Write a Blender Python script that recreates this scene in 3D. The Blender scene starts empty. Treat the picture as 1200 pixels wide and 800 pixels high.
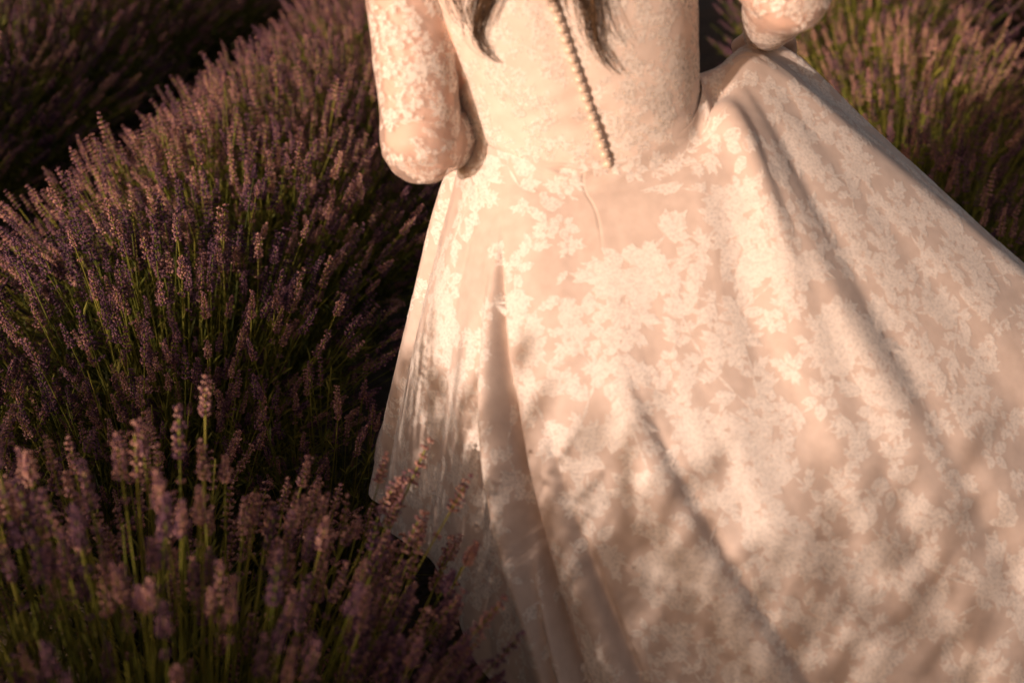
import bpy, bmesh, math, random
import numpy as np
from mathutils import Vector, Matrix, Quaternion, noise

random.seed(7); rng = np.random.default_rng(7)
R = math.radians
S = bpy.context.scene
COL = S.collection

# ------------------------------------------------------------------ camera, sky, sun, exposure
CAM_H, PITCH, LENS = 1.60, R(30), 40.0
cam_d = bpy.data.cameras.new('camera'); cam = bpy.data.objects.new('camera', cam_d); COL.objects.link(cam)
cam.location = (0, 0, CAM_H); cam.rotation_euler = (R(90) - PITCH, 0, 0)
cam_d.lens = LENS; cam_d.sensor_width = 36; cam_d.clip_start = .05; cam_d.clip_end = 3000
cam_d.dof.use_dof = True; cam_d.dof.focus_distance = 1.80; cam_d.dof.aperture_fstop = 2.8
S.camera = cam

SUN_AZ, SUN_EL = (-0.66, -0.75), R(12.3)           # horizontal direction towards the sun
w = bpy.data.worlds.new('World'); S.world = w; w.use_nodes = True
nt = w.node_tree; nt.nodes.clear()
sky = nt.nodes.new('ShaderNodeTexSky'); sky.sky_type = 'NISHITA'; sky.sun_disc = False
sky.sun_elevation = SUN_EL; sky.sun_rotation = math.atan2(SUN_AZ[0], SUN_AZ[1])
sky.dust_density = 3.0; sky.ozone_density = .6; sky.air_density = 1.0
tint = nt.nodes.new('ShaderNodeMix'); tint.data_type = 'RGBA'; tint.blend_type = 'MULTIPLY'
tint.inputs[0].default_value = 1; tint.inputs[7].default_value = (1.0, .75, .65, 1)   # warm white balance
bg = nt.nodes.new('ShaderNodeBackground'); bg.inputs[1].default_value = .108
out = nt.nodes.new('ShaderNodeOutputWorld')
nt.links.new(sky.outputs[0], tint.inputs[6]); nt.links.new(tint.outputs[2], bg.inputs[0]); nt.links.new(bg.outputs[0], out.inputs[0])

sl = bpy.data.lights.new('sun', 'SUN'); sl.energy = 4.3; sl.angle = R(1.3); sl.color = (1, .78, .655)
sun = bpy.data.objects.new('sun', sl); COL.objects.link(sun)
_sd = Vector((SUN_AZ[0]*math.cos(SUN_EL), SUN_AZ[1]*math.cos(SUN_EL), math.sin(SUN_EL))).normalized()
sun.rotation_euler = _sd.to_track_quat('Z', 'Y').to_euler(); sun.location = (-4, -3, 5)
S.view_settings.view_transform = 'Standard'; S.view_settings.look = 'None'
S.view_settings.gamma = 1; S.view_settings.use_curve_mapping = False
S.view_settings.exposure = 0.20
S.cycles.max_bounces = 8; S.cycles.transparent_max_bounces = 12

# ------------------------------------------------------------------ helpers
_f = np.array((0, math.cos(PITCH), -math.sin(PITCH))); _u = np.array((0, math.sin(PITCH), math.cos(PITCH)))
FPX = LENS/36*1200
def P(px, py, z):
    """a point of the place, measured off the photograph, at its own distance z"""
    return np.array((0, 0, CAM_H)) + _f*z + _u*((400-py)/FPX*z) + np.array((1, 0, 0))*((px-600)/FPX*z)

def link(name, me, parent=None, mats=()):
    o = bpy.data.objects.new(name, me); COL.objects.link(o)
    if parent: o.parent = parent
    for m in mats: me.materials.append(m)
    return o
def mesh(name, v, f, smooth=True, mi=None):
    me = bpy.data.meshes.new(name); me.from_pydata([tuple(map(float, p)) for p in v], [], [tuple(map(int, q)) for q in f])
    if smooth: me.polygons.foreach_set('use_smooth', [True]*len(me.polygons))
    if mi is not None: me.polygons.foreach_set('material_index', list(map(int, mi)))
    me.update(); return me
def tag(o, label=None, cat=None, group=None, kind=None):
    if label: o['label'] = label
    if cat: o['category'] = cat
    if group: o['group'] = group
    if kind: o['kind'] = kind
    return o
def empty(name, loc=(0, 0, 0)):
    o = bpy.data.objects.new(name, None); COL.objects.link(o); o.location = loc; o.empty_display_size = .05
    return o

class NT:
    def __init__(s, name):
        s.m = bpy.data.materials.new(name); s.m.use_nodes = True; s.t = s.m.node_tree; s.t.nodes.clear()
        s.out = s.t.nodes.new('ShaderNodeOutputMaterial')
    def n(s, typ, **kw):
        x = s.t.nodes.new('ShaderNode'+typ)
        for k, v in kw.items():
            if k.startswith('i_'): x.inputs[k[2:].replace('_', ' ')].default_value = v
            else: setattr(x, k, v)
        return x
    def l(s, a, b): s.t.links.new(a, b)
    def ramp(s, fac, stops):
        r = s.n('ValToRGB'); e = r.color_ramp.elements
        while len(e) < len(stops): e.new(.5)
        for q, (p, c) in zip(e, stops): q.position = p; q.color = (*c, 1)
        s.l(fac, r.inputs[0]); return r.outputs[0]

def leafy(name, stops, island=True, rough=.6, trans=.25):
    m = NT(name)
    g = m.n('NewGeometry'); oi = m.n('ObjectInfo')
    a = m.n('Math', operation='ADD'); m.l(g.outputs['Random Per Island'], a.inputs[0]); m.l(oi.outputs['Random'], a.inputs[1])
    h = m.n('Math', operation='MULTIPLY'); m.l(a.outputs[0], h.inputs[0]); h.inputs[1].default_value = .5
    c = m.ramp(h.outputs[0], stops)
    d = m.n('BsdfPrincipled'); d.inputs['Roughness'].default_value = rough; d.inputs['Specular IOR Level'].default_value = .25
    t = m.n('BsdfTranslucent'); mx = m.n('MixShader'); mx.inputs[0].default_value = trans
    m.l(c, d.inputs['Base Color']); m.l(c, t.inputs[0]); m.l(d.outputs[0], mx.inputs[1]); m.l(t.outputs[0], mx.inputs[2]); m.l(mx.outputs[0], m.out.inputs[0])
    return m.m
M = {}
M['stalk'] = leafy('lavender_stalk', [(.15, (.06, .075, .011)), (.5, (.17, .17, .023)), (.85, (.32, .28, .05))], trans=.15)
M['floret'] = leafy('lavender_floret', [(.10, (.045, .020, .044)), (.34, (.150, .068, .104)), (.55, (.27, .130, .148)), (.70, (.41, .195, .145)), (.92, (.66, .38, .30))], rough=.75, trans=.2)
M['leaf'] = leafy('lavender_leaf', [(.2, (.025, .035, .012)), (.6, (.05, .06, .02)), (.9, (.09, .085, .035))], trans=.2)

def fabric(name, c1, c2, trans, bump=.15, sheen=.2, scale=60, alpha=None, fine=900, net=None, lo=.30):
    m = NT(name); tc = m.n('TexCoord')
    nz = m.n('TexNoise'); nz.inputs['Scale'].default_value = scale; nz.inputs['Detail'].default_value = 4
    m.l(tc.outputs['Object'], nz.inputs['Vector'])
    c = m.ramp(nz.outputs['Fac'], [(.32, c1), (.68, c2)])
    fz = m.n('TexNoise'); fz.inputs['Scale'].default_value = fine; fz.inputs['Detail'].default_value = 2; m.l(tc.outputs['Object'], fz.inputs['Vector'])
    b = m.n('Bump'); b.inputs['Strength'].default_value = bump; b.inputs['Distance'].default_value = .001; m.l(fz.outputs['Fac'], b.inputs['Height'])
    d = m.n('BsdfPrincipled'); d.inputs['Roughness'].default_value = .72; d.inputs['Specular IOR Level'].default_value = .2
    d.inputs['Sheen Weight'].default_value = sheen; d.inputs['Sheen Roughness'].default_value = .5
    m.l(c, d.inputs['Base Color']); m.l(b.outputs[0], d.inputs['Normal'])
    t = m.n('BsdfTranslucent'); m.l(c, t.inputs[0]); m.l(b.outputs[0], t.inputs['Normal'])
    mx = m.n('MixShader'); mx.inputs[0].default_value = trans
    m.l(d.outputs[0], mx.inputs[1]); m.l(t.outputs[0], mx.inputs[2]); res = mx.outputs[0]
    if alpha is not None:
        tr = m.n('BsdfTransparent'); m2 = m.n('MixShader'); m2.inputs[0].default_value = alpha
        m.l(tr.outputs[0], m2.inputs[1]); m.l(res, m2.inputs[2]); res = m2.outputs[0]
    if net is not None:          # open threadwork: the motif is not solid everywhere
        n3 = m.n('TexNoise'); n3.inputs['Scale'].default_value = net; n3.inputs['Detail'].default_value = 3; m.l(tc.outputs['Object'], n3.inputs['Vector'])
        fa_ = m.n('MapRange'); fa_.inputs['From Min'].default_value = .38; fa_.inputs['From Max'].default_value = .56; fa_.inputs['To Min'].default_value = lo; fa_.inputs['To Max'].default_value = .96
        m.l(n3.outputs['Fac'], fa_.inputs['Value'])
        tr = m.n('BsdfTransparent'); m2 = m.n('MixShader'); m.l(fa_.outputs[0], m2.inputs[0]); m.l(tr.outputs[0], m2.inputs[1]); m.l(res, m2.inputs[2]); res = m2.outputs[0]
    m.l(res, m.out.inputs[0]); return m.m
M['tulle'] = fabric('champagne_tulle', (.60, .475, .395), (.68, .55, .465), .15)
M['bodice'] = fabric('bodice_silk', (.65, .515, .43), (.72, .585, .495), .05)
M['lace'] = fabric('ivory_lace', (.80, .71, .63), (.87, .785, .70), .22, bump=.2, scale=110, fine=700, net=190)
M['skirt_lace'] = fabric('ivory_skirt_lace', (.82, .73, .65), (.89, .81, .73), .22, bump=.2, scale=110, fine=700, net=260, lo=.70)
M['sheer'] = fabric('sheer_tulle', (.78, .60, .50), (.84, .66, .56), .2, alpha=.42)
M['pearl'] = fabric('pearl_button', (.57, .43, .31), (.65, .50, .38), 0, bump=0, sheen=0)
_p = [n for n in M['pearl'].node_tree.nodes if n.type == 'BSDF_PRINCIPLED'][0]
_p.inputs['Roughness'].default_value = .25; _p.inputs['Specular IOR Level'].default_value = .6; _p.inputs['Coat Weight'].default_value = .5
m = NT('skin'); d = m.n('BsdfPrincipled'); tc = m.n('TexCoord'); nz = m.n('TexNoise'); nz.inputs['Scale'].default_value = 25
m.l(tc.outputs['Object'], nz.inputs['Vector']); m.l(m.ramp(nz.outputs['Fac'], [(.3, (.66, .42, .31)), (.7, (.74, .50, .39))]), d.inputs['Base Color'])
d.inputs['Roughness'].default_value = .5; d.inputs['Subsurface Weight'].default_value = .15; d.inputs['Subsurface Radius'].default_value = (.01, .004, .002)
m.l(d.outputs[0], m.out.inputs[0]); M['skin'] = m.m
def plain(name, c, rough=.6, spec=.3):
    m = NT(name); tc = m.n('TexCoord'); nz = m.n('TexNoise'); nz.inputs['Scale'].default_value = 40; m.l(tc.outputs['Object'], nz.inputs['Vector'])
    d = m.n('BsdfPrincipled'); m.l(m.ramp(nz.outputs['Fac'], [(.3, tuple(x*.8 for x in c)), (.7, tuple(min(1, x*1.15) for x in c))]), d.inputs['Base Color'])
    d.inputs['Roughness'].default_value = rough; d.inputs['Specular IOR Level'].default_value = spec; m.l(d.outputs[0], m.out.inputs[0]); return m.m
M['shoe'] = plain('shoe_satin', (.6, .5, .42), .4)
M['eye'] = plain('eye', (.12, .08, .05), .2, .5)
m = NT('hair'); d = m.n('BsdfPrincipled'); g = m.n('NewGeometry')
m.l(m.ramp(g.outputs['Random Per Island'], [(.1, (.014, .007, .004)), (.5, (.05, .026, .012)), (.95, (.17, .095, .045))]), d.inputs['Base Color'])
d.inputs['Roughness'].default_value = .42; d.inputs['Specular IOR Level'].default_value = .4; m.l(d.outputs[0], m.out.inputs[0]); M['hair'] = m.m
# soil
m = NT('soil'); tc = m.n('TexCoord'); n1 = m.n('TexNoise'); n1.inputs['Scale'].default_value = 3; n1.inputs['Detail'].default_value = 8; m.l(tc.outputs['Object'], n1.inputs['Vector'])
n2 = m.n('TexNoise'); n2.inputs['Scale'].default_value = 28; n2.inputs['Detail'].default_value = 8; m.l(tc.outputs['Object'], n2.inputs['Vector'])
d = m.n('BsdfPrincipled'); m.l(m.ramp(n1.outputs['Fac'], [(.3, (.035, .022, .014)), (.7, (.075, .048, .030))]), d.inputs['Base Color'])
b = m.n('Bump'); b.inputs['Strength'].default_value = .9; b.inputs['Distance'].default_value = .03; m.l(n2.outputs['Fac'], b.inputs['Height']); m.l(b.outputs[0], d.inputs['Normal'])
d.inputs['Roughness'].default_value = .95; m.l(d.outputs[0], m.out.inputs[0]); M['soil'] = m.m

# ------------------------------------------------------------------ ground
ROW_K = .167                                     # rows run this far to +x per metre of y
def row_x(i, y): return -.80 + 1.43*i + {-1: .10, 1: .27}.get(i, 0) + ROW_K*(y-1.5)
def ridge(x, y):
    k = ((x + .80 - ROW_K*(y-1.5))/1.43) % 1.0
    k = min(k, 1-k)*1.43
    return .07*math.exp(-(k/.33)**2)
def gz(x, y):
    if abs(x) > 9 or y < -3 or y > 14: return -.01
    e = min(1, (9-abs(x))/2, (y+3)/2, (14-y)/2)
    return e*(ridge(x, y) + .025*noise.fractal(Vector((x*3, y*3, 0)), 1.0, 2.0, 4)) - .01
xs = np.concatenate(([-900, -300, -100, -40, -18], np.arange(-9, 9.01, .09), [18, 40, 100, 300, 900]))
ys = np.concatenate(([-900, -200, -60, -20, -8], np.arange(-3, 14.01, .09), [22, 45, 100, 300, 900]))
gv = [(x, y, gz(x, y)) for y in ys for x in xs]; nx = len(xs)
gf = [(j*nx+i, j*nx+i+1, (j+1)*nx+i+1, (j+1)*nx+i) for j in range(len(ys)-1) for i in range(nx-1)]
tag(link('ground', mesh('ground', gv, gf), mats=[M['soil']]), kind='structure')

# ------------------------------------------------------------------ lavender
STEM = .50
def stem_variant(sd, bare=False, STEM=.50):
    r = random.Random(sd); V = []; F = []; MI = []
    curve = r.uniform(.02, .07); top = r.uniform(.030, .062)/STEM
    wob = r.uniform(-.006, .006)
    def cen(s): return Vector((curve*STEM*(s*s - s*.9)*1.2 + wob*math.sin(s*7), wob*math.sin(s*4+1), s*STEM))
    segs = 7; sides = 4
    for k in range(segs+1):
        s = k/segs*.985; c = cen(s); rad = .0014*(1-.25*s)
        for q in range(sides):
            a = q/sides*2*math.pi; V.append((c.x+rad*math.cos(a), c.y+rad*math.sin(a), c.z))
    for k in range(segs):
        for q in range(sides):
            q2 = (q+1) % sides; F.append((k*sides+q, k*sides+q2, (k+1)*sides+q2, (k+1)*sides+q)); MI.append(0)
    # a pair of narrow stalk leaves
    for s in ((.3, .42, .54, .66, .78, .88) if bare else (r.uniform(.25, .4), r.uniform(.45, .6), r.uniform(.62, .75))):
        for sg in (0, math.pi):
            a = r.uniform(0, 6.28)+sg; c = cen(s); dr = Vector((math.cos(a), math.sin(a), 0)); sd2 = Vector((-math.sin(a), math.cos(a), 0))*.0022
            L = r.uniform(.022, .04); i0 = len(V)
            for p in (c, c+dr*L*.35+Vector((0, 0, L*.5))+sd2, c+dr*L*.75+Vector((0, 0, L*.85)), c+dr*L*.35+Vector((0, 0, L*.5))-sd2): V.append(tuple(p))
            F.append((i0, i0+1, i0+2, i0+3)); MI.append(0)
    if bare: return np.array(V, float), F, MI
    def bud(c, dr, L, W):
        z = dr.normalized(); x = z.orthogonal().normalized(); y = z.cross(x); i0 = len(V)
        V.append(tuple(c)); m_ = c+z*L*.5
        for p in (x, y, -x, -y): V.append(tuple(m_+p*W))
        V.append(tuple(c+z*L))
        for q in range(4):
            F.append((i0, i0+1+(q+1) % 4, i0+1+q)); MI.append(1)
            F.append((i0+5, i0+1+q, i0+1+(q+1) % 4)); MI.append(1)
    nw = r.randint(6, 8); hs = [1-top+top*k/(nw-1) for k in range(nw)]
    if r.random() < .55: hs.insert(0, 1-top-r.uniform(.022, .04)/STEM)
    for k, s in enumerate(hs):
        c = cen(min(s, 1)); t = max(0, (s-(1-top))/top); big = (1-.45*t**2)*(.75 if k == 0 and len(hs) > nw else 1)
        n = 7 if t < .8 else 5; s += r.uniform(-.008, .008); ph = r.uniform(0, 6)
        for q in range(n):
            a = ph+q/n*6.283+r.uniform(-.2, .2); up = .55+1.1*t+r.uniform(-.25, .3)
            dr = Vector((math.cos(a), math.sin(a), up))
            bud(c+Vector((math.cos(a), math.sin(a), 0))*.0016, dr, r.uniform(.0055, .0088)*big, r.uniform(.0019, .0028)*big)
            if r.random() < .25:     # an open corolla sticking out
                bud(c+Vector((math.cos(a), math.sin(a), .3))*.006*big, Vector((math.cos(a+.4), math.sin(a+.4), .3)), .0040, .0024)
    bud(cen(1)-Vector((0, 0, .002)), Vector((0, 0, 1)), .008, .0024)
    return np.array(V, float), F, MI
NV = 10
VAR = [stem_variant(100+i) for i in range(NV)]+[stem_variant(150+i, True) for i in range(4)]
NA = len(VAR)                               # the same again on longer stalks
VAR += [stem_variant(300+i, STEM=.80) for i in range(NV)]+[stem_variant(350+i, True, STEM=.80) for i in range(4)]
VMESH = []
for v, f, mi in VAR:
    me = mesh('flower_stem', v, f, True, mi); me.materials.append(M['stalk']); me.materials.append(M['floret']); VMESH.append(me)

def stem_list(rx, ry, top, n, sd, side=.42, extra=(), var=.07, box=False):
    """(matrix, variant) of every stem of a bush that is rx by ry wide and top high, relative to its foot"""
    r = random.Random(sd); L = []
    def one(base, head, bare=False):
        d = head-base; lg = d.length > .62; s = d.length/(.80 if lg else STEM); q = d.to_track_quat('Z', 'X')
        # bow: the curved plane of the stem is turned so that stems arch upwards
        L.append((Matrix.Translation(base) @ q.to_matrix().to_4x4() @ Matrix.Rotation(r.uniform(0, 6.28), 4, 'Z') @ Matrix.Scale(s, 4), (NV+r.randrange(4) if bare else r.randrange(NV))+(NA if lg else 0)))
    for k in range(n):
        rho = math.sqrt(r.random())*1.02; a = r.uniform(0, 6.283)
        if box:
            sx, sy = r.uniform(-1, 1), r.uniform(-1, 1); rho = min(1.05, (abs(sx)**3+.25*abs(sy)**3)**(1/3)); a = math.atan2(sy, sx); q_ = math.hypot(sx, sy)/max(rho, .05)
        else: q_ = 1
        lump = q_ if box else 1+.10*math.sin(3*a+sd)+.06*math.sin(7*a+sd*2)
        h = top*(1-side*rho**2.4)*(1+r.gauss(0, var))
        if r.random() < .30: h *= r.uniform(.62, .93)
        head = Vector((rx*rho*lump*math.cos(a), ry*rho*lump*math.sin(a), h))
        head += Vector((r.gauss(0, .018), r.gauss(0, .018), 0))
        base = Vector((rx*.36*rho*math.cos(a)+r.gauss(0, .02), ry*.36*rho*math.sin(a)+r.gauss(0, .02), .10+.05*r.random()))
        bare = r.random() < .34
        if bare: head.z *= r.uniform(.78, .98)
        one(base, head, bare)
    for base, head in extra: one(Vector(base), Vector(head))
    return L
def join_stems(L, name):
    vs = []; fs = []; ms = []; o = 0
    for mt, k in L:
        v, f, mi = VAR[k]; A = np.array(mt)
        vs.append(v @ A[:3, :3].T + A[:3, 3]); fs.extend([tuple(q+o for q in p) for p in f]); ms.extend(mi); o += len(v)
    me = mesh(name, np.concatenate(vs), fs, True, ms); me.materials.append(M['stalk']); me.materials.append(M['floret']); return me
def foliage_mesh(rx, ry, top, n, sd):
    r = random.Random(sd); V = []; F = []
    for k in range(n):
        a = r.uniform(0, 6.283); rho = math.sqrt(r.random()); h = top*.55*(1-.5*rho**2)*r.uniform(.25, 1)
        c = Vector((rx*.8*rho*math.cos(a), ry*.8*rho*math.sin(a), .06+h))
        d = Vector((math.cos(a)*rho+r.gauss(0, .35), math.sin(a)*rho+r.gauss(0, .35), 1.1)).normalized()
        s = d.cross(Vector((r.gauss(0, 1), r.gauss(0, 1), r.gauss(0, 1)))).normalized(); L = r.uniform(.035, .075); wd = r.uniform(.0018, .003); i0 = len(V)
        n_ = d.cross(s)*.004
        for p in (c, c+d*L*.5+s*wd+n_, c+d*L, c+d*L*.5-s*wd+n_): V.append(tuple(p))
        F.append((i0, i0+1, i0+2, i0+3))
    # woody branches
    for k in range(26):
        a = r.uniform(0, 6.283); rho = r.uniform(.3, 1); p0 = Vector((.05*math.cos(a), .05*math.sin(a), -.04)); p1 = Vector((rx*.6*rho*math.cos(a), ry*.6*rho*math.sin(a), top*.42*(1-.3*rho)))
        z = (p1-p0).normalized(); x = z.orthogonal().normalized(); y = z.cross(x); i0 = len(V)
        for p, rd in ((p0, .008), (p1, .002)):
            for q in range(4): V.append(tuple(p+(x*math.cos(q*1.571)+y*math.sin(q*1.571))*rd))
        for q in range(4): F.append((i0+q, i0+(q+1) % 4, i0+4+(q+1) % 4, i0+4+q))
    me = mesh('foliage', V, F); me.materials.append(M['leaf']); return me

def near_bush(loc, rx, ry, top, n, sd, label, group=None, side=.42, extra=(), keep=300, var=.07, box=False):
    t = tag(empty('lavender_bush', loc), label, 'lavender bush', group)
    link('foliage', foliage_mesh(rx, ry, top, 1500, sd), t)['kind'] = 'stuff'
    L = stem_list(rx, ry, top, n, sd, side, extra, var, box)
    # the stems that show largest: nearest to the viewer's side and highest
    foot = Vector(loc)
    def dist(e): return ((foot + e[0] @ Vector((0, 0, .80 if e[1] >= NA else STEM))) - Vector((0, 0, CAM_H))).length
    L.sort(key=dist)
    for mt, k in L[:keep]:
        o = bpy.data.objects.new('flower_stem' if k % NA < NV else 'leafy_stem', VMESH[k]); COL.objects.link(o); o.parent = t; o.matrix_local = mt
    if L[keep:]: link('far_flower_stems', join_stems(L[keep:], 'far_flower_stems'), t)['kind'] = 'stuff'
    return t

def foot(x, y): return (x, y, gz(x, y)-.005)
# the tall clump in front of the skirt and its neighbours
G0 = 'lavender bushes of the row beside the dress'
fa = foot(-.47, .88); fav = Vector(fa)
ex = [((.02+.02*i, .03, .12), Vector(P(*p))-fav) for i, p in enumerate([(506, 518, 1.34), (548, 556, 1.30), (588, 700, 1.22), (615, 742, 1.20), (560, 640, 1.26), (470, 560, 1.36), (525, 690, 1.26), (450, 530, 1.36)])]
_r = random.Random(77)
for i in range(60):                       # stems that lean out over the skirt
    yy = _r.uniform(555, 830); xm = 468+(yy-545)*.52; xx = xm-150*_r.random()**1.3
    ex.append(((.05+_r.uniform(-.08, .12), _r.uniform(-.05, .08), .12), Vector(P(xx, yy, 1.34-(yy-540)*.0004+_r.uniform(-.05, .03)))-fav))
near_bush(fa, .47, .36, .88, 760, 11, 'tall blurred lavender bush overlapping the lower left of the skirt', G0, .28, ex, var=.05)
near_bush(foot(-.98, 1.0), .46, .38, .90, 640, 12, 'tall lavender bush crowding against the blurred bush, away from the skirt', G0, .30, var=.05)
for i, (x, y, h_) in enumerate([(-.62, .42, .92), (-1.08, .52, .88), (-.28, .22, .93), (-.80, .02, .98), (-1.3, .1, .94), (-1.05, -.25, 1.0)]):
    near_bush(foot(x, y), .46, .42, h_+.02, 460, 40+i, 'tall lavender bush towards the sun, shading the lower skirt', 'bushes that shade the skirt', .30, keep=0, var=.09)
mids = [1.92, 2.33, 2.68, 3.02]
lab = ['lavender bush behind a dark gap, its stems leaning towards the skirt edge', 'lavender bush second after the dark gap beside the skirt', 'lavender bush third after the dark gap beside the skirt', 'lavender bush fourth after the dark gap beside the skirt']
for i, y in enumerate(mids):
    near_bush(foot(row_x(0, y)+.03*(-1)**i, y), .48, .42, .65+.02*(i % 2), 720, 21+i, lab[i], G0, .34, box=i > 0)
near_bush(foot(row_x(0, 1.9)-.34, 1.66), .42, .40, .62, 520, 27, 'lavender bush on the furrow side of the dark gap', G0, .36)
near_bush(foot(-.66, 1.52), .40, .26, .58, 230, 28, 'sparse low lavender bush in the dark gap beside the skirt', G0, .34, var=.12)
near_bush(foot(-.37, 1.66), .30, .26, .52, 210, 29, 'low lavender bush leaning at the hem in the dark gap', G0, .34, var=.12)
rl = ['lavender bush in the shadow of the skirt, with scattered sunlit spikes', 'lavender bush behind the shadowed bush beyond the skirt', 'lavender bush beyond the skirt, third along its row']
for i, y in enumerate((2.40, 2.76, 3.12)):
    near_bush(foot(row_x(1, y), y), .56, .42, .62, (300, 330, 360)[i], 31+i, rl[i], 'lavender bushes beyond the skirt', .34, box=i > 0)

# prototypes for the rest of the rows
PROT = []
for i in range(4):
    PROT.append((join_stems(stem_list(.52, .42, .63+.03*(i % 2), 620, 50+i, .33, box=True), 'flower_stems'), foliage_mesh(.50, .47, .62, 900, 60+i)))
for i in range(2):
    PROT.append((join_stems(stem_list(.52, .42, .63, 310, 70+i, .33, box=True, var=.10), 'flower_stems'), foliage_mesh(.52, .42, .62, 900, 80+i)))
def far_bush(x, y, i, label, group):
    t = tag(empty('lavender_bush', foot(x, y)), label, 'lavender bush', group)
    t.rotation_euler.z = R(180)*(i*7 % 2)-.165+random.uniform(-.12, .12); s = random.uniform(.92, 1.08); t.scale = (s, s, s*random.uniform(.95, 1.05))
    a, b = PROT[i % 4] if 'raised elbow' not in label else PROT[4+i % 2]
    for nm, me in (('flower_stems', a), ('foliage', b)):
        o = bpy.data.objects.new(nm, me); COL.objects.link(o); o.parent = t; o['kind'] = 'stuff'
rows = [(0, 3.36, 7, 'lavender bush far along the row that passes the left sleeve', 'far bushes of the row beside the dress'),
        (-1, 1.6, 7.5, 'dim lavender bush in the row across the dark furrow', 'bushes across the dark furrow'),
        (-2, 4.5, 7.5, 'hazy purple lavender bush in the row behind the furrow row', 'bushes of the second row across the furrow'),
        (-3, 6.2, 8.2, 'hazy purple lavender bush in the third row over, past the dark furrow', 'bushes of the third row across the furrow'),
        (1, 3.48, 7, 'sunlit lavender bush in the row beyond the raised elbow', 'bushes of the row beyond the raised elbow'),
        (2, 2.6, 7, 'lavender bush one row past the bushes in the skirt shadow', 'bushes one row past the shaded ones'),
        (3, 4.2, 7.5, 'lavender bush two rows past the bushes in the skirt shadow', 'bushes two rows past the shaded ones')]
c = 0
for i, y0, y1, lb, gr in rows:
    y = y0
    while y < y1:
        far_bush(row_x(i, y)+random.gauss(0, .03), y, c, lb, gr); c += 1; y += .34+random.uniform(-.03, .03)

# ------------------------------------------------------------------ the bride
bride = tag(empty('person', (.09, 1.44, 0)), 'person seen from behind in an ivory lace gown, skirt swept out to one side', 'person')
INV = Matrix.Translation((-.09, -1.44, 0))
def part(name, me, mats, parent=bride, kind=None):
    if parent is bride: me.transform(INV)
    else: me.transform(INV)
    o = link(name, me, parent, mats)
    if kind: o['kind'] = kind
    return o

TOR = [  # z, centre x, centre y, half width, half depth
    (.86, .100, 1.450, .185, .125), (.94, .100, 1.448, .182, .125), (1.02, .098, 1.443, .164, .115),
    (1.105, .095, 1.440, .152, .107), (1.18, .078, 1.438, .161, .110), (1.26, .057, 1.437, .173, .116),
    (1.33, .046, 1.440, .178, .118), (1.39, .038, 1.445, .176, .112), (1.435, .033, 1.45, .160, .098), (1.47, .030, 1.452, .115, .078)]
TZ = np.array([t[0] for t in TOR])
def tor(z):
    return [float(np.interp(z, TZ, [t[k] for t in TOR])) for k in range(1, 5)]
def tor_s(z):      # smoothed profile
    return np.mean([tor(z+d) for d in (-.03, -.015, 0, .015, .03)], axis=0)
def back(x, z, off=0):
    cx, cy, a, b = tor_s(z); q = max(0, 1-((x-cx)/a)**2)
    return Vector((x, cy-b*math.sqrt(q)-off, z))

def tube(path, n=20, cap=True):
    """path: (centre, (ra, rb), forward-axis hint) rings -> closed loft"""
    V = []; F = []; m_ = len(path)
    pts = [Vector(p[0]) for p in path]
    x0 = None
    for k, (c, ra, rb, hint) in enumerate(path):
        t = (pts[min(k+1, m_-1)]-pts[max(k-1, 0)]).normalized(); h = Vector(hint); x = (h-t*h.dot(t)).normalized(); y = t.cross(x)
        for q in range(n):
            a = q/n*2*math.pi; V.append(pts[k]+x*ra*math.cos(a)+y*rb*math.sin(a))
    for k in range(m_-1):
        for q in range(n):
            q2 = (q+1) % n; F.append((k*n+q, k*n+q2, (k+1)*n+q2, (k+1)*n+q))
    if cap: F.append(tuple(reversed(range(n)))); F.append(tuple(range((m_-1)*n, m_*n)))
    return V, F
def spline(pts, n):
    """Catmull-Rom through rows of numbers"""
    p = np.array(pts, float); p = np.vstack((2*p[0]-p[1], p, 2*p[-1]-p[-2])); o = []
    m_ = len(p)-3
    for k in range(n):
        s = k/(n-1)*m_; i = min(int(s), m_-1); t = s-i; a, b_, c_, d_ = p[i:i+4]
        o.append(.5*((2*b_)+(-a+c_)*t+(2*a-5*b_+4*c_-d_)*t*t+(-a+3*b_-3*c_+d_)*t**3))
    return np.array(o)
HX = (1, 0, .02)
class Acc:
    def __init__(s): s.V = []; s.F = []
    def add(s, vf):
        o = len(s.V); s.V += [tuple(v) for v in vf[0]]; s.F += [tuple(i+o for i in f) for f in vf[1]]
    def ball(s, c, r, n=12):
        path = []
        for k in range(n+1):
            a = -math.pi/2+math.pi*k/n*.98+.02; path.append(((c[0], c[1], c[2]+r[2]*math.sin(a)), max(.001, r[0]*math.cos(a)), max(.001, r[1]*math.cos(a)), HX))
        s.add(tube(path, 16))

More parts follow.
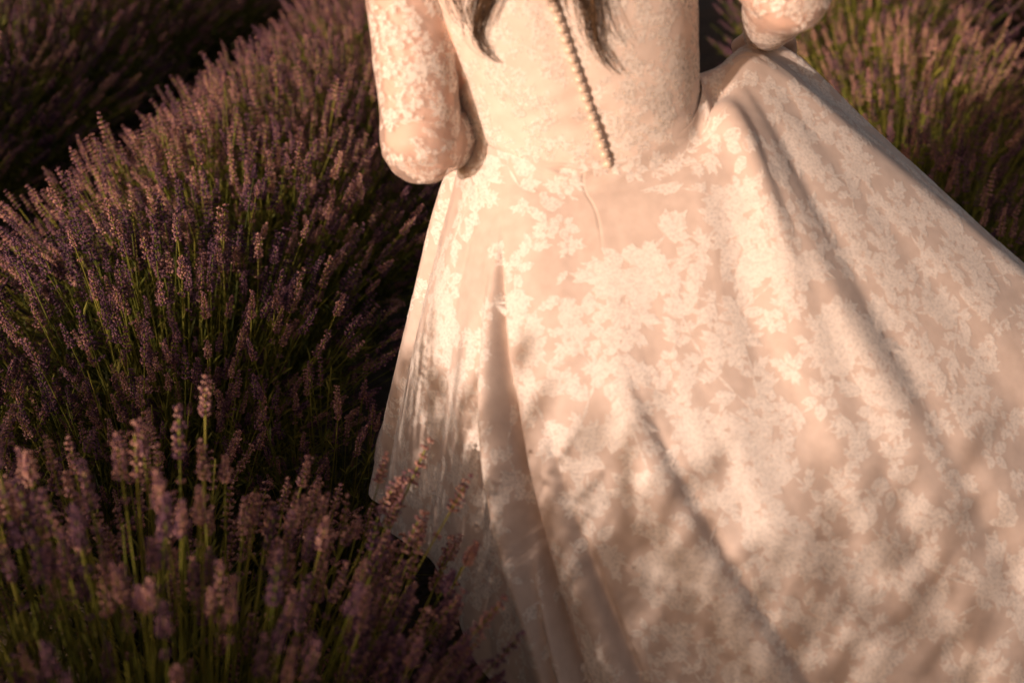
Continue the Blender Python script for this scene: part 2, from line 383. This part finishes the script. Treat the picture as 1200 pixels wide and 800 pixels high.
body = Acc()
body.add(tube([((t[1], t[2], t[0]), t[3]-.006, t[4]-.006, HX) for t in TOR], 32))
body.add(tube([((.03, 1.452, 1.42), .07, .07, HX), ((.028, 1.455, 1.48), .056, .058, HX), ((.024, 1.462, 1.54), .050, .053, HX), ((.022, 1.475, 1.60), .050, .055, HX)], 20))
HC = Vector((.020, 1.485, 1.675))                     # head: faces away (+y), bowed a little
body.ball(HC, (.074, .092, .108))
body.ball(HC+Vector((0, .030, -.055)), (.055, .062, .062))           # jaw
body.add(tube([(HC+Vector((0, .085, .03)), .007, .006, HX), (HC+Vector((0, .105, -.012)), .013, .012, HX), (HC+Vector((0, .092, -.026)), .012, .006, HX)], 10))  # nose
body.ball(HC+Vector((0, .089, -.052)), (.022, .009, .005)); body.ball(HC+Vector((0, .087, -.061)), (.018, .009, .006))   # lips
for s in (-1, 1):
    body.ball(HC+Vector((s*.074, .0, -.01)), (.008, .019, .030))     # ears
    body.ball(HC+Vector((s*.031, .079, .028)), (.020, .010, .006))   # brow
ARM = {
 'left': dict(sh=(-.135, 1.455, 1.405), el=(-.113, 1.358, 1.106), wr=(-.015, 1.572, 1.048), hd=(.02, .075, -.04)),
 'right': dict(sh=(.205, 1.475, 1.430), el=(.324, 1.372, 1.289), wr=(.352, 1.590, 1.180), hd=(.03, .075, -.035))}
def arm_path(A, infl=0, t1=1.0, n=26):
    sh, el, wr = map(Vector, (A['sh'], A['el'], A['wr']))
    ctl = []
    for t in (0, .25, .5, .75, .93): p = sh.lerp(el, t); ctl.append((*p, (.050, .050, .048, .0455, .044)[int(t*4+.3)] ))
    mid = el + ((el-sh).normalized()+(el-wr).normalized())*.006
    ctl.append((*mid, .0425))
    for t, r_ in ((.09, .0430), (.3, .040), (.6, .034), (.85, .027), (1, .024)):
        p = el.lerp(wr, t); ctl.append((*p, r_))
    c = spline(ctl, n)
    return [(tuple(q[:3]), q[3]+infl, q[3]+infl, (.6, .25, .75)) for q in c]
for nm, A in ARM.items():
    body.add(tube(arm_path(A), 20))
    body.ball(A['sh'], (.056, .054, .050))
    wr = Vector(A['wr']); d = Vector(A['hd']); dn = d.normalized(); sd = dn.cross(Vector((0, 0, 1))).normalized(); upv = sd.cross(dn)
    body.add(tube([(wr-dn*.02, .024, .020, sd), (wr+dn*.02, .030, .016, sd), (wr+dn*.06, .040, .015, sd), (wr+dn*.088, .036, .013, sd)], 16))
    for k, (o_, L) in enumerate(((-.030, .062), (-.011, .072), (.010, .068), (.029, .052))):   # fingers, closed on the cloth
        k0 = wr+dn*.080+sd*o_; k1 = k0+dn*L*.45-upv*.012; k2 = k1+dn*L*.08-upv*L*.42; k3 = k2-dn*L*.32-upv*L*.10
        body.add(tube([(k0-dn*.012, .0092, .0092, sd), (k1, .0088, .0088, sd), (k2, .0080, .0080, sd), (k3, .0068, .0068, sd)], 10))
    sg = 1 if nm == 'left' else -1
    t0 = wr+dn*.028+sd*.026*sg; t1 = t0+dn*.030+sd*.020*sg-upv*.014; t2 = t1+dn*.026-upv*.016-sd*.006*sg
    body.add(tube([(t0-dn*.012-sd*.012*sg, .012, .011, sd), (t1, .0105, .0100, sd), (t2, .0085, .008, sd)], 10))
for s, fy in ((-1, .10), (1, -.12)):                    # mid-stride legs
    hx = .10+s*.085; kx = .10+s*.08; ax = .10+s*.07
    pth = [((hx, 1.45, .90), .088, .092, HX), ((hx, 1.45+fy*.4, .72), .078, .082, HX), ((kx, 1.47+fy*.9, .50), .053, .056, HX),
           ((kx, 1.455+fy, .36), .052, .056, HX), ((ax, 1.42+fy*1.2, .16), .033, .036, HX), ((ax, 1.41+fy*1.3, .085), .032, .037, HX)]
    body.add(tube(pth, 18))
    hy = 1.41+fy*1.3
    body.add(tube([((ax, hy-.05, .05), .026, .026, HX), ((ax, hy+.01, .058), .032, .036, HX), ((ax, hy+.09, .04), .036, .026, HX), ((ax, hy+.15, .03), .034, .016, HX), ((ax, hy+.18, .025), .022, .010, HX)], 14))
bm_ = mesh('body_raw', body.V, body.F)
tmp = link('body_raw', bm_)
md = tmp.modifiers.new('r', 'REMESH'); md.mode = 'VOXEL'; md.voxel_size = .0052
md2 = tmp.modifiers.new('s', 'SMOOTH'); md2.factor = .5; md2.iterations = 3
dg = bpy.context.evaluated_depsgraph_get(); dg.update()
bme = bpy.data.meshes.new_from_object(tmp.evaluated_get(dg)); bme.name = 'body'
bpy.data.objects.remove(tmp); bme.materials.clear()
bme.polygons.foreach_set('use_smooth', [True]*len(bme.polygons))
part('body', bme, [M['skin']])
for s in (-1, 1):
    e = Acc(); e.ball(HC+Vector((s*.031, .080, .012)), (.014, .010, .010)); part('eye', mesh('eye', e.V, e.F), [M['eye']])
for s, fy in ((-1, .10), (1, -.12)):
    ax = .10+s*.07; hy = 1.41+fy*1.3; e = Acc()
    e.add(tube([((ax, hy-.065, .045), .026, .030, HX), ((ax, hy-.03, .042), .034, .038, HX), ((ax, hy+.05, .034), .037, .032, HX), ((ax, hy+.11, .026), .043, .026, HX), ((ax, hy+.17, .022), .036, .018, HX), ((ax, hy+.205, .018), .012, .010, HX)], 16))
    part('shoe', mesh('shoe', e.V, e.F), [M['shoe']])

# ---- bodice
def fnz(x, y, z): return noise.noise(Vector((x, y, z)))
NB, NZ = 120, 60
V = []; F = []
for j in range(NZ+1):
    z = 1.045+(1.445-1.045)*j/NZ
    cx, cy, a, b_ = tor_s(z)
    for q in range(NB):
        an = q/NB*2*math.pi; x = cx+a*math.cos(an); y = cy+b_*math.sin(an)
        wv = max(0, 1-(z-1.075)/.13)
        bk = max(0, -math.sin(an))
        dsp = .0060*wv*fnz(x*6, y*6, z*55+x*22) + .0022*fnz(x*18, y*18, z*26)*(.4+wv) - .004*math.exp(-((x-.075+(z-1.2)*.38)/.02)**2)*bk
        dsp += .0040*max(0, fnz(x*5+3, 1, z*70-x*30))*bk*math.exp(-((z-1.15)/.05)**2)
        V.append((x+math.cos(an)*dsp, y+math.sin(an)*dsp, z+.008*math.cos(an)*wv))
for j in range(NZ):
    for q in range(NB): q2 = (q+1) % NB; F.append((j*NB+q, j*NB+q2, (j+1)*NB+q2, (j+1)*NB+q))
bod_v, bod_f = V, F
bodice = part('bodice', mesh('bodice', V, F), [M['bodice']])
bodice.data.transform(Matrix())

# ---- sleeves
sleeves = {}
for nm, A in ARM.items():
    pth = arm_path(A, .0055, n=60); v, f = tube(pth, 40, cap=False)
    cpts = [Vector(p[0]) for p in pth]
    v = [p + (p-cpts[i//40]).normalized()*(.0024*fnz(p.x*18, p.y*18, p.z*34)+.0005*fnz(p.x*60, p.y*60, p.z*60)+.0008*math.exp(-((p-Vector(A['el'])).length/.075)**2)*math.sin(130*(p.z+.5*p.y)+5*fnz(p.x*14, p.y*14, p.z*14))) for i, p in enumerate(v)]
    sleeves[nm] = (v, f, part('sleeve', mesh('sleeve', v, f), [M['sheer']]))

# ---- skirt: control columns from the left edge round the back to the swept side, then round the front
def wring(an, z=1.104, k=1.012):
    d_ = (math.degrees(an)+180) % 360-180
    z = z+.008*math.cos(an)+.045*math.exp(-((d_-12)/38)**2)-.018*max(0, -math.sin(an))**3
    cx, cy, a, b_ = tor_s(z); return np.array((cx+a*k*math.cos(an), cy+b_*k*math.sin(an), z))
def colp(an, *pts): return [wring(R(an))]+[P(*p) for p in pts]
def colw(an, *pts): return [wring(R(an))]+[np.array(p) for p in pts]
CT = [
 colp(180, (531, 228, 1.52), (494, 370, 1.58), (470, 480, 1.66), (456, 545, 1.72), (451, 580, 1.76), (447, 606, 1.78)),
 colp(212, (563, 245, 1.462), (540, 370, 1.475), (526, 490, 1.51), (517, 580, 1.55), (512, 630, 1.58), (512, 665, 1.60)),
 colp(238, (615, 258, 1.418), (606, 390, 1.405), (606, 540, 1.395), (612, 680, 1.42), (620, 800, 1.45), (625, 900, 1.48)),
 colp(264, (690, 265, 1.405), (700, 400, 1.375), (725, 570, 1.345), (757, 760, 1.37), (790, 960, 1.41), (820, 1200, 1.46)),
 colp(292, (772, 250, 1.402), (800, 400, 1.37), (855, 580, 1.335), (930, 790, 1.35), (1010, 1020, 1.39), (1090, 1300, 1.46)),
 colp(320, (838, 215, 1.415), (890, 380, 1.385), (975, 560, 1.355), (1085, 770, 1.36), (1210, 1000, 1.40), (1340, 1240, 1.46)),
 colp(342, (868, 132, 1.465), (960, 290, 1.43), (1085, 470, 1.42), (1240, 680, 1.42), (1410, 900, 1.45), (1580, 1130, 1.50)),
 colp(8,   (893, 62, 1.55), (1012, 152, 1.57), (1200, 312, 1.60), (1420, 505, 1.66), (1640, 700, 1.73), (1850, 890, 1.80)),
 colw(45,  (.38, 1.62, 1.10), (.50, 1.66, .93), (.66, 1.70, .72), (.83, 1.72, .50), (1.0, 1.74, .32), (1.15, 1.76, .18)),
 colw(80,  (.20, 1.62, 1.00), (.25, 1.72, .82), (.32, 1.82, .62), (.40, 1.90, .42), (.46, 1.96, .26), (.52, 2.0, .12)),
 colw(118, (.03, 1.60, 1.00), (.0, 1.70, .84), (-.03, 1.78, .66), (-.06, 1.85, .50), (-.08, 1.88, .38), (-.09, 1.9, .30)),
 colw(150, (-.06, 1.53, 1.00), (-.10, 1.58, .84), (-.14, 1.63, .68), (-.17, 1.67, .55), (-.19, 1.69, .47), (-.20, 1.7, .42))]
def ease(c, an):
    a_ = R(an); r0, r1 = c[0], c[1]; k = max(0, -math.sin(a_))**.5
    soft = r0+np.array((.007*math.cos(a_), .007*math.sin(a_), -.030)); lin = r0+(r1-r0)*.32
    return [r0, soft*k+lin*(1-k)]+list(c[1:])
CT = [ease(c, an) for c, an in zip(CT, (180, 212, 238, 264, 292, 320, 342, 8, 45, 80, 118, 150))]
CT = np.array(CT)                         # columns x rows x 3
NCOL = len(CT); NU, NVV = 720, 260
def crom(p0, p1, p2, p3, t): return .5*((2*p1)+(-p0+p2)*t+(2*p0-5*p1+4*p2-p3)*t*t+(-p0+3*p1-3*p2+p3)*t**3)
rowsd = np.stack([spline(CT[i], NVV) for i in range(NCOL)])          # columns x NVV x 3
uu = np.arange(NU)/NU*NCOL; ii = uu.astype(int); tt = (uu-ii)[:, None, None]
SK = crom(rowsd[(ii-1) % NCOL], rowsd[ii % NCOL], rowsd[(ii+1) % NCOL], rowsd[(ii+2) % NCOL], tt)   # NU x NVV x 3
du = np.roll(SK, -1, 0)-np.roll(SK, 1, 0); dv = np.gradient(SK, axis=1)
NR = np.cross(dv, du); NR /= np.linalg.norm(NR, axis=2)[:, :, None]+1e-9
cen = np.array((.1, 1.45, 0)); outw = SK-cen; outw[:, :, 2] = 0
if (NR*outw).sum() < 0: NR = -NR
U, T = np.meshgrid(uu, np.linspace(0, 1, NVV), indexing='ij')       # column units, 0 waist .. 1 hem
def sstep(a, b, x): q = np.clip((x-a)/(b-a), 0, 1); return q*q*(3-2*q)
D = np.zeros_like(U)
def fold(u0, u1, t0, amp, wid, t1=1.0, sharp=0):
    """one ridge running from column u0 at t0 to column u1 at the hem; sharp adds a crease on one flank"""
    global D
    cc = u0+(u1-u0)*np.clip((T-t0)/(1-t0), 0, 1); e = sstep(t0, t0+.25, T)*(1-sstep(t1, t1+.15, T) if t1 < 1 else 1)
    x = (U-cc)/wid
    D += amp*e*np.exp(-x*x)
    if sharp: D -= sharp*e*np.exp(-((x-1.0)/.32)**2)
fold(.62, .70, .02, .007, .22, sharp=.003)
fold(1.25, 1.45, .26, .010, .20, sharp=.006)
fold(1.35, 2.75, .28, .030, .16, sharp=.028)
fold(1.75, 2.35, .40, .022, .14, sharp=.020)
fold(2.0, 3.4, .46, .018, .18, sharp=.014)
fold(2.9, 4.7, .40, .016, .24, sharp=.007)
fold(4.2, 5.1, .48, .012, .30)
fold(5.9, 4.4, .14, .010, .32, sharp=.002)
fold(6.15, 5.15, .20, .011, .27, sharp=.003)
fold(6.4, 5.75, .28, .010, .22, sharp=.002)
fold(6.6, 6.35, .32, .008, .20, sharp=.001)
fold(6.80, 6.78, .16, .006, .14, sharp=.003)
fold(6.55, 6.9, .06, .005, .15, t1=.24, sharp=.002)
D += .009*np.exp(-((U-(6.25-1.6*T))/.28)**2)*sstep(0, .12, T)*(1-sstep(.3, .55, T))
D -= .006*np.exp(-((U-(6.72-2.2*T))/.14)**2)*sstep(.02, .10, T)*(1-sstep(.15, .36, T))
for k in range(13): fold(7.3+k*.36, 7.3+k*.36+.1, .1, .02, .13, sharp=.012)
N1 = np.zeros_like(U)
for i in range(0, NU):
    ca = uu[i]/NCOL*2*math.pi; a_, b_ = math.cos(ca)*2.2, math.sin(ca)*2.2
    for j in range(0, NVV, 2):
        t = j/NVV
        v_ = .007*fnz(a_*2, b_*2, t*4)+.0018*fnz(a_*3.5, b_*3.5, t*9+4)+.0003*fnz(a_*9, b_*9, t*40)
        N1[i, j] = v_
        if j+1 < NVV: N1[i, j+1] = v_
N1[:, 1:-1] = (N1[:, :-2]+2*N1[:, 1:-1]+N1[:, 2:])/4
D += N1*sstep(.15, .55, T)
# small cross wrinkles under the seam and a centre-back seam line
D -= .0012*np.exp(-((U-3.15)/.015)**2)*sstep(.0, .04, T)*(1-sstep(.28, .34, T))
D += .0042*np.sin((T*70-U*6))*np.exp(-((U-2.85)/.32)**2)*np.exp(-((T-.05)/.032)**2)
D += .0030*np.sin((T*48+U*4))*np.exp(-((U-3.5)/.4)**2)*np.exp(-((T-.10)/.05)**2)
SK = SK+NR*D[:, :, None]
V = SK.reshape(-1, 3); F = [(i*NVV+j, i*NVV+j+1, ((i+1) % NU)*NVV+j+1, ((i+1) % NU)*NVV+j) for i in range(NU) for j in range(NVV-1)]
skirt = part('skirt', mesh('skirt', V, F), [M['tulle']])

# ---- lace: sprigs of petals and leaves laid on the cloth
def petal(c, a, L, W, k=5, ser=0.0):
    """outline of one petal / leaf from c in direction a; returns ring points and a rib point"""
    d = (math.cos(a), math.sin(a)); s = (-d[1], d[0]); ring = []
    for i in range(k+1):
        t = i/k; w_ = W*math.sin(math.pi*t**.75)**.8*(1+(ser if i % 2 else -ser)); ring.append((c[0]+d[0]*L*t+s[0]*w_, c[1]+d[1]*L*t+s[1]*w_))
    for i in range(k-1, 0, -1):
        t = i/k; w_ = W*math.sin(math.pi*t**.75)**.8*(1+(ser if i % 2 else -ser)); ring.append((c[0]+d[0]*L*t-s[0]*w_, c[1]+d[1]*L*t-s[1]*w_))
    return ring, (c[0]+d[0]*L*.5, c[1]+d[1]*L*.5)
def sprig(r, size):
    """a flat lace sprig: toothed leaves and small blossoms on winding stems; list of (ring, centre)"""
    o = []
    def blossom(c, s):
        n = r.choice((5, 6, 7)); ph = r.uniform(0, 6)
        for k in range(n):
            a = ph+k/n*6.283+r.uniform(-.2, .2)
            o.append(petal((c[0]+math.cos(a)*s*.18, c[1]+math.sin(a)*s*.18), a, s*r.uniform(.6, 1.0), s*r.uniform(.22, .32), 5, .08))
    def leaf(c, a, s):
        o.append(petal(c, a, s, s*.17, 7, .25))
        for f_ in (.12, .40):
            for q in (-1, 1):
                if r.random() < .85: o.append(petal((c[0]+math.cos(a)*s*f_, c[1]+math.sin(a)*s*f_), a+q*r.uniform(.5, .85), s*r.uniform(.35, .6), s*.10, 4, .15))
    blossom((0, 0), size*r.uniform(.20, .32))
    a0 = r.uniform(0, 6)
    for b in range(r.choice((2, 3, 3, 4))):
        a = a0+b*1.9+r.uniform(-.5, .5); x = y = 0.; bend = r.uniform(-.6, .6); nn = r.randint(2, 5)
        for k in range(nn):
            st = size*r.uniform(.16, .28)
            a += bend*.6; x2, y2 = x+math.cos(a)*st, y+math.sin(a)*st
            o.append(petal((x, y), a, st*1.1, size*.02, 2))
            x, y = x2, y2
            for q in (-1, 1):
                if r.random() < .8: leaf((x, y), a+q*r.uniform(.5, 1.3), size*r.uniform(.16, .36))
            if r.random() < .2: blossom((x, y), size*.13)
        if r.random() < .6: blossom((x, y), size*r.uniform(.13, .22))
        else: leaf((x, y), a, size*.36)
    return o
def lay_grid(name, G, dist, size, parent, sd, keep, ref, offs=.0003):
    """lace laid in the sheet's own directions, so it follows every fold; G is around x down x 3"""
    r = random.Random(sd); g = np.random.default_rng(sd); nu, nv = G.shape[:2]
    gu = (np.roll(G, -1, 0)-np.roll(G, 1, 0))/2; gv_ = np.gradient(G, axis=1)
    n = np.cross(gv_, gu); ar = np.linalg.norm(n, axis=2); n = n/(ar[:, :, None]+1e-12)
    n *= np.sign((n*ref).sum(2))[:, :, None]
    pick = g.choice(nu*nv, 26000, p=(ar/ar.sum()).ravel()); cells = {}; Q = []; RG = []; F = []; K = []
    for k in pick:
        i, j = divmod(int(k), nv); c = G[i, j]
        if not keep(c): continue
        ky = tuple((c//dist).astype(int))
        if any(np.sum((e-c)**2) < dist*dist for dx in (-1, 0, 1) for dy in (-1, 0, 1) for dz in (-1, 0, 1) for e in cells.get((ky[0]+dx, ky[1]+dy, ky[2]+dz), ())): continue
        cells.setdefault(ky, []).append(c)
        eu, ev = gu[i, j], gv_[i, j]; lu = np.linalg.norm(eu); x = eu/lu; y = ev-x*ev.dot(x); ly = np.linalg.norm(y); y /= ly; sh = ev.dot(x)
        a = r.uniform(0, 6.28); ca, sa = math.cos(a), math.sin(a); lay_ = 0
        for ring, mid in sprig(r, size*r.uniform(.75, 1.25)):
            lay_ = (lay_+1) % 5; i0 = len(Q); kk = len(ring)
            for px, py in [mid]+ring:
                X, Y = px*ca-py*sa, px*sa+py*ca; dv_ = Y/ly; du_ = (X-dv_*sh)/lu
                Q.append((i+du_, min(max(j+dv_, 0), nv-1.001))); K.append(offs+.00005*lay_)
            fl = max(math.hypot(p[0]-mid[0], p[1]-mid[1]) for p in ring); RG += [(i0, fl)]*(kk+1)
            F += [(i0, i0+1+q, i0+1+(q+1) % kk) for q in range(kk)]
    rings = np.array(RG)
    Q = np.array(Q); K = np.array(K)[:, None]
    i0 = np.floor(Q[:, 0]).astype(int); j0 = np.floor(Q[:, 1]).astype(int); fu = (Q[:, 0]-i0)[:, None]; fv = (Q[:, 1]-j0)[:, None]; i1 = (i0+1) % nu; i0 = i0 % nu; j1 = np.minimum(j0+1, nv-1)
    def smp(A): return A[i0, j0]*(1-fu)*(1-fv)+A[i1, j0]*fu*(1-fv)+A[i0, j1]*(1-fu)*fv+A[i1, j1]*fu*fv
    PT = smp(G)+smp(n)*K; ci = rings[:, 0].astype(int)
    st = np.linalg.norm(PT-PT[ci], axis=1)/rings[:, 1]; bad = set(ci[st > 1.45].tolist()); own = ci.tolist()   # drop pieces a fold would stretch
    F = [f_ for f_ in F if own[f_[0]] not in bad]
    return part(name, mesh(name, PT, F), [M['skirt_lace' if parent is skirt else 'lace']], parent, 'stuff')
ref = SK-np.array((.1, 1.45, 0)); ref[:, :, 2] = .2
lay_grid('lace_pattern', SK, .074, .104, skirt, 5, lambda p: p[1] < 1.72 or p[2] < .9, ref)
BG = np.array(bod_v).reshape(NZ+1, NB, 3).transpose(1, 0, 2)
lay_grid('lace_pattern', BG, .050, .070, bodice, 9, lambda p: True, BG-BG.mean(0)[None])
for nm, (v, f, o) in sleeves.items():
    SG = np.array([tuple(p) for p in v]).reshape(60, 40, 3).transpose(1, 0, 2)
    lay_grid('lace_pattern', SG, .034, .050, o, 13, lambda p: True, SG-SG.mean(0)[None])

# ---- pearl buttons with their loops down the centre back
e = Acc(); e.ball((0, 0, 0), (.0056, .0050, .0054), 8); bt = mesh('button', e.V, e.F); bt.materials.append(M['pearl'])
for k in range(27):
    t = k/17; x = .1185+(.044-.1185)*t; z = 1.086+(1.290-1.086)*t
    if t > 1: x = .044-(t-1)*.045
    if z > 1.43: break
    p = back(x, z, .0028)
    o = bpy.data.objects.new('button', bt); COL.objects.link(o); o.parent = bodice; o.location = INV @ p
pl = [back(.1185+(.044-.1185)*t+.0062, 1.080+(1.290-1.085)*t, .0004) for t in [i/30*1.65 for i in range(31)]]
part('placket', mesh('placket', *tube([(p, .0022, .0012, (1, 0, 0)) for p in pl if p.z < 1.43], 6)), [M['bodice']], bodice)

# ---- hair: a cap on the head and long loose locks down the back
e = Acc(); e.ball(HC+Vector((0, -.022, .012)), (.086, .092, .112), 16)
e.ball(HC+Vector((0, -.035, -.07)), (.078, .068, .10), 14)
hair = part('hair', mesh('hair', e.V, e.F), [M['hair']])
def zx(px, py): return (px-600)/FPX*(1.31+.0005*py), 1.29-.001026*py
def lock(pts, n, spread, sd, r0=.00058):
    r = random.Random(sd); A = Acc(); base = spline(pts, 36)
    for k in range(int(n*1.4)):
        fly = 2.6 if r.random() < .28 else 1
        off = [r.gauss(0, fly) for _ in range(3)]; ph = r.uniform(0, 6.28); cut = r.uniform(.66, 1.0); am = r.uniform(.001, .006)
        path = []
        m_ = int(36*cut)
        for i in range(m_):
            t = i/35; sp_ = spread*(.55+1.0*math.sin(math.pi*min(1, t*1.05))*.8)*(1+.15*t)
            c = Vector(base[i])+Vector((off[0]*sp_+am*math.sin(9*t+ph), -abs(off[1])*sp_*.35, off[2]*sp_*.2))
            path.append((c, r0*(1-.6*i/m_), r0*(1-.6*i/m_), (0, 1, .2)))
        A.add(tube(path, 4, False))
    part('hair_lock', mesh('hair_lock', A.V, A.F), [M['hair']], hair)
def lockpts(x0, pix, off=.007):
    pts = [HC+Vector((x0*.8, -.07, .06)), HC+Vector((x0, -.105, -.06)), Vector(back(.03+x0*1.0, 1.47, .03)) ]
    q = [zx(*p) for p in pix]
    if q[0][1] < 1.36: pts.append(back(.5*(q[0][0]+.03+x0), 1.385, .012))
    for i, (x, z) in enumerate(q): pts.append(back(x, z, off+.004*(i == len(q)-2)))
    return [tuple(p) for p in pts]
LK = [([(582, -25), (566, 15), (560, 45), (570, 66), (588, 80)], 46, .0032, -.05),
      ([(575, -30), (556, 8), (557, 40), (566, 60)], 40, .004, -.055),
      ([(520, -40), (528, 0), (540, 28), (552, 48)], 26, .006, -.07),
      ([(505, -40), (508, -8), (516, 12)], 24, .006, -.075),
      ([(640, -40), (648, -5), (652, 16)], 20, .005, -.01),
      ([(684, -30), (690, 10), (694, 45), (706, 70), (726, 92)], 34, .0042, .02),
      ([(676, -30), (684, 5), (692, 35), (697, 58)], 34, .004, .015),
      ([(700, -40), (704, -5), (712, 30), (738, 62)], 12, .006, .03),
      ([(610, -60), (606, -30), (600, -12)], 30, .008, -.03),
      ([(740, -70), (745, -40), (742, -20)], 26, .008, .05), ([(660, -70), (664, -40), (662, -18)], 30, .008, .0)]
for k, (px, n, s, x0) in enumerate(LK): lock(lockpts(x0, px), n, s*.75, 200+k)
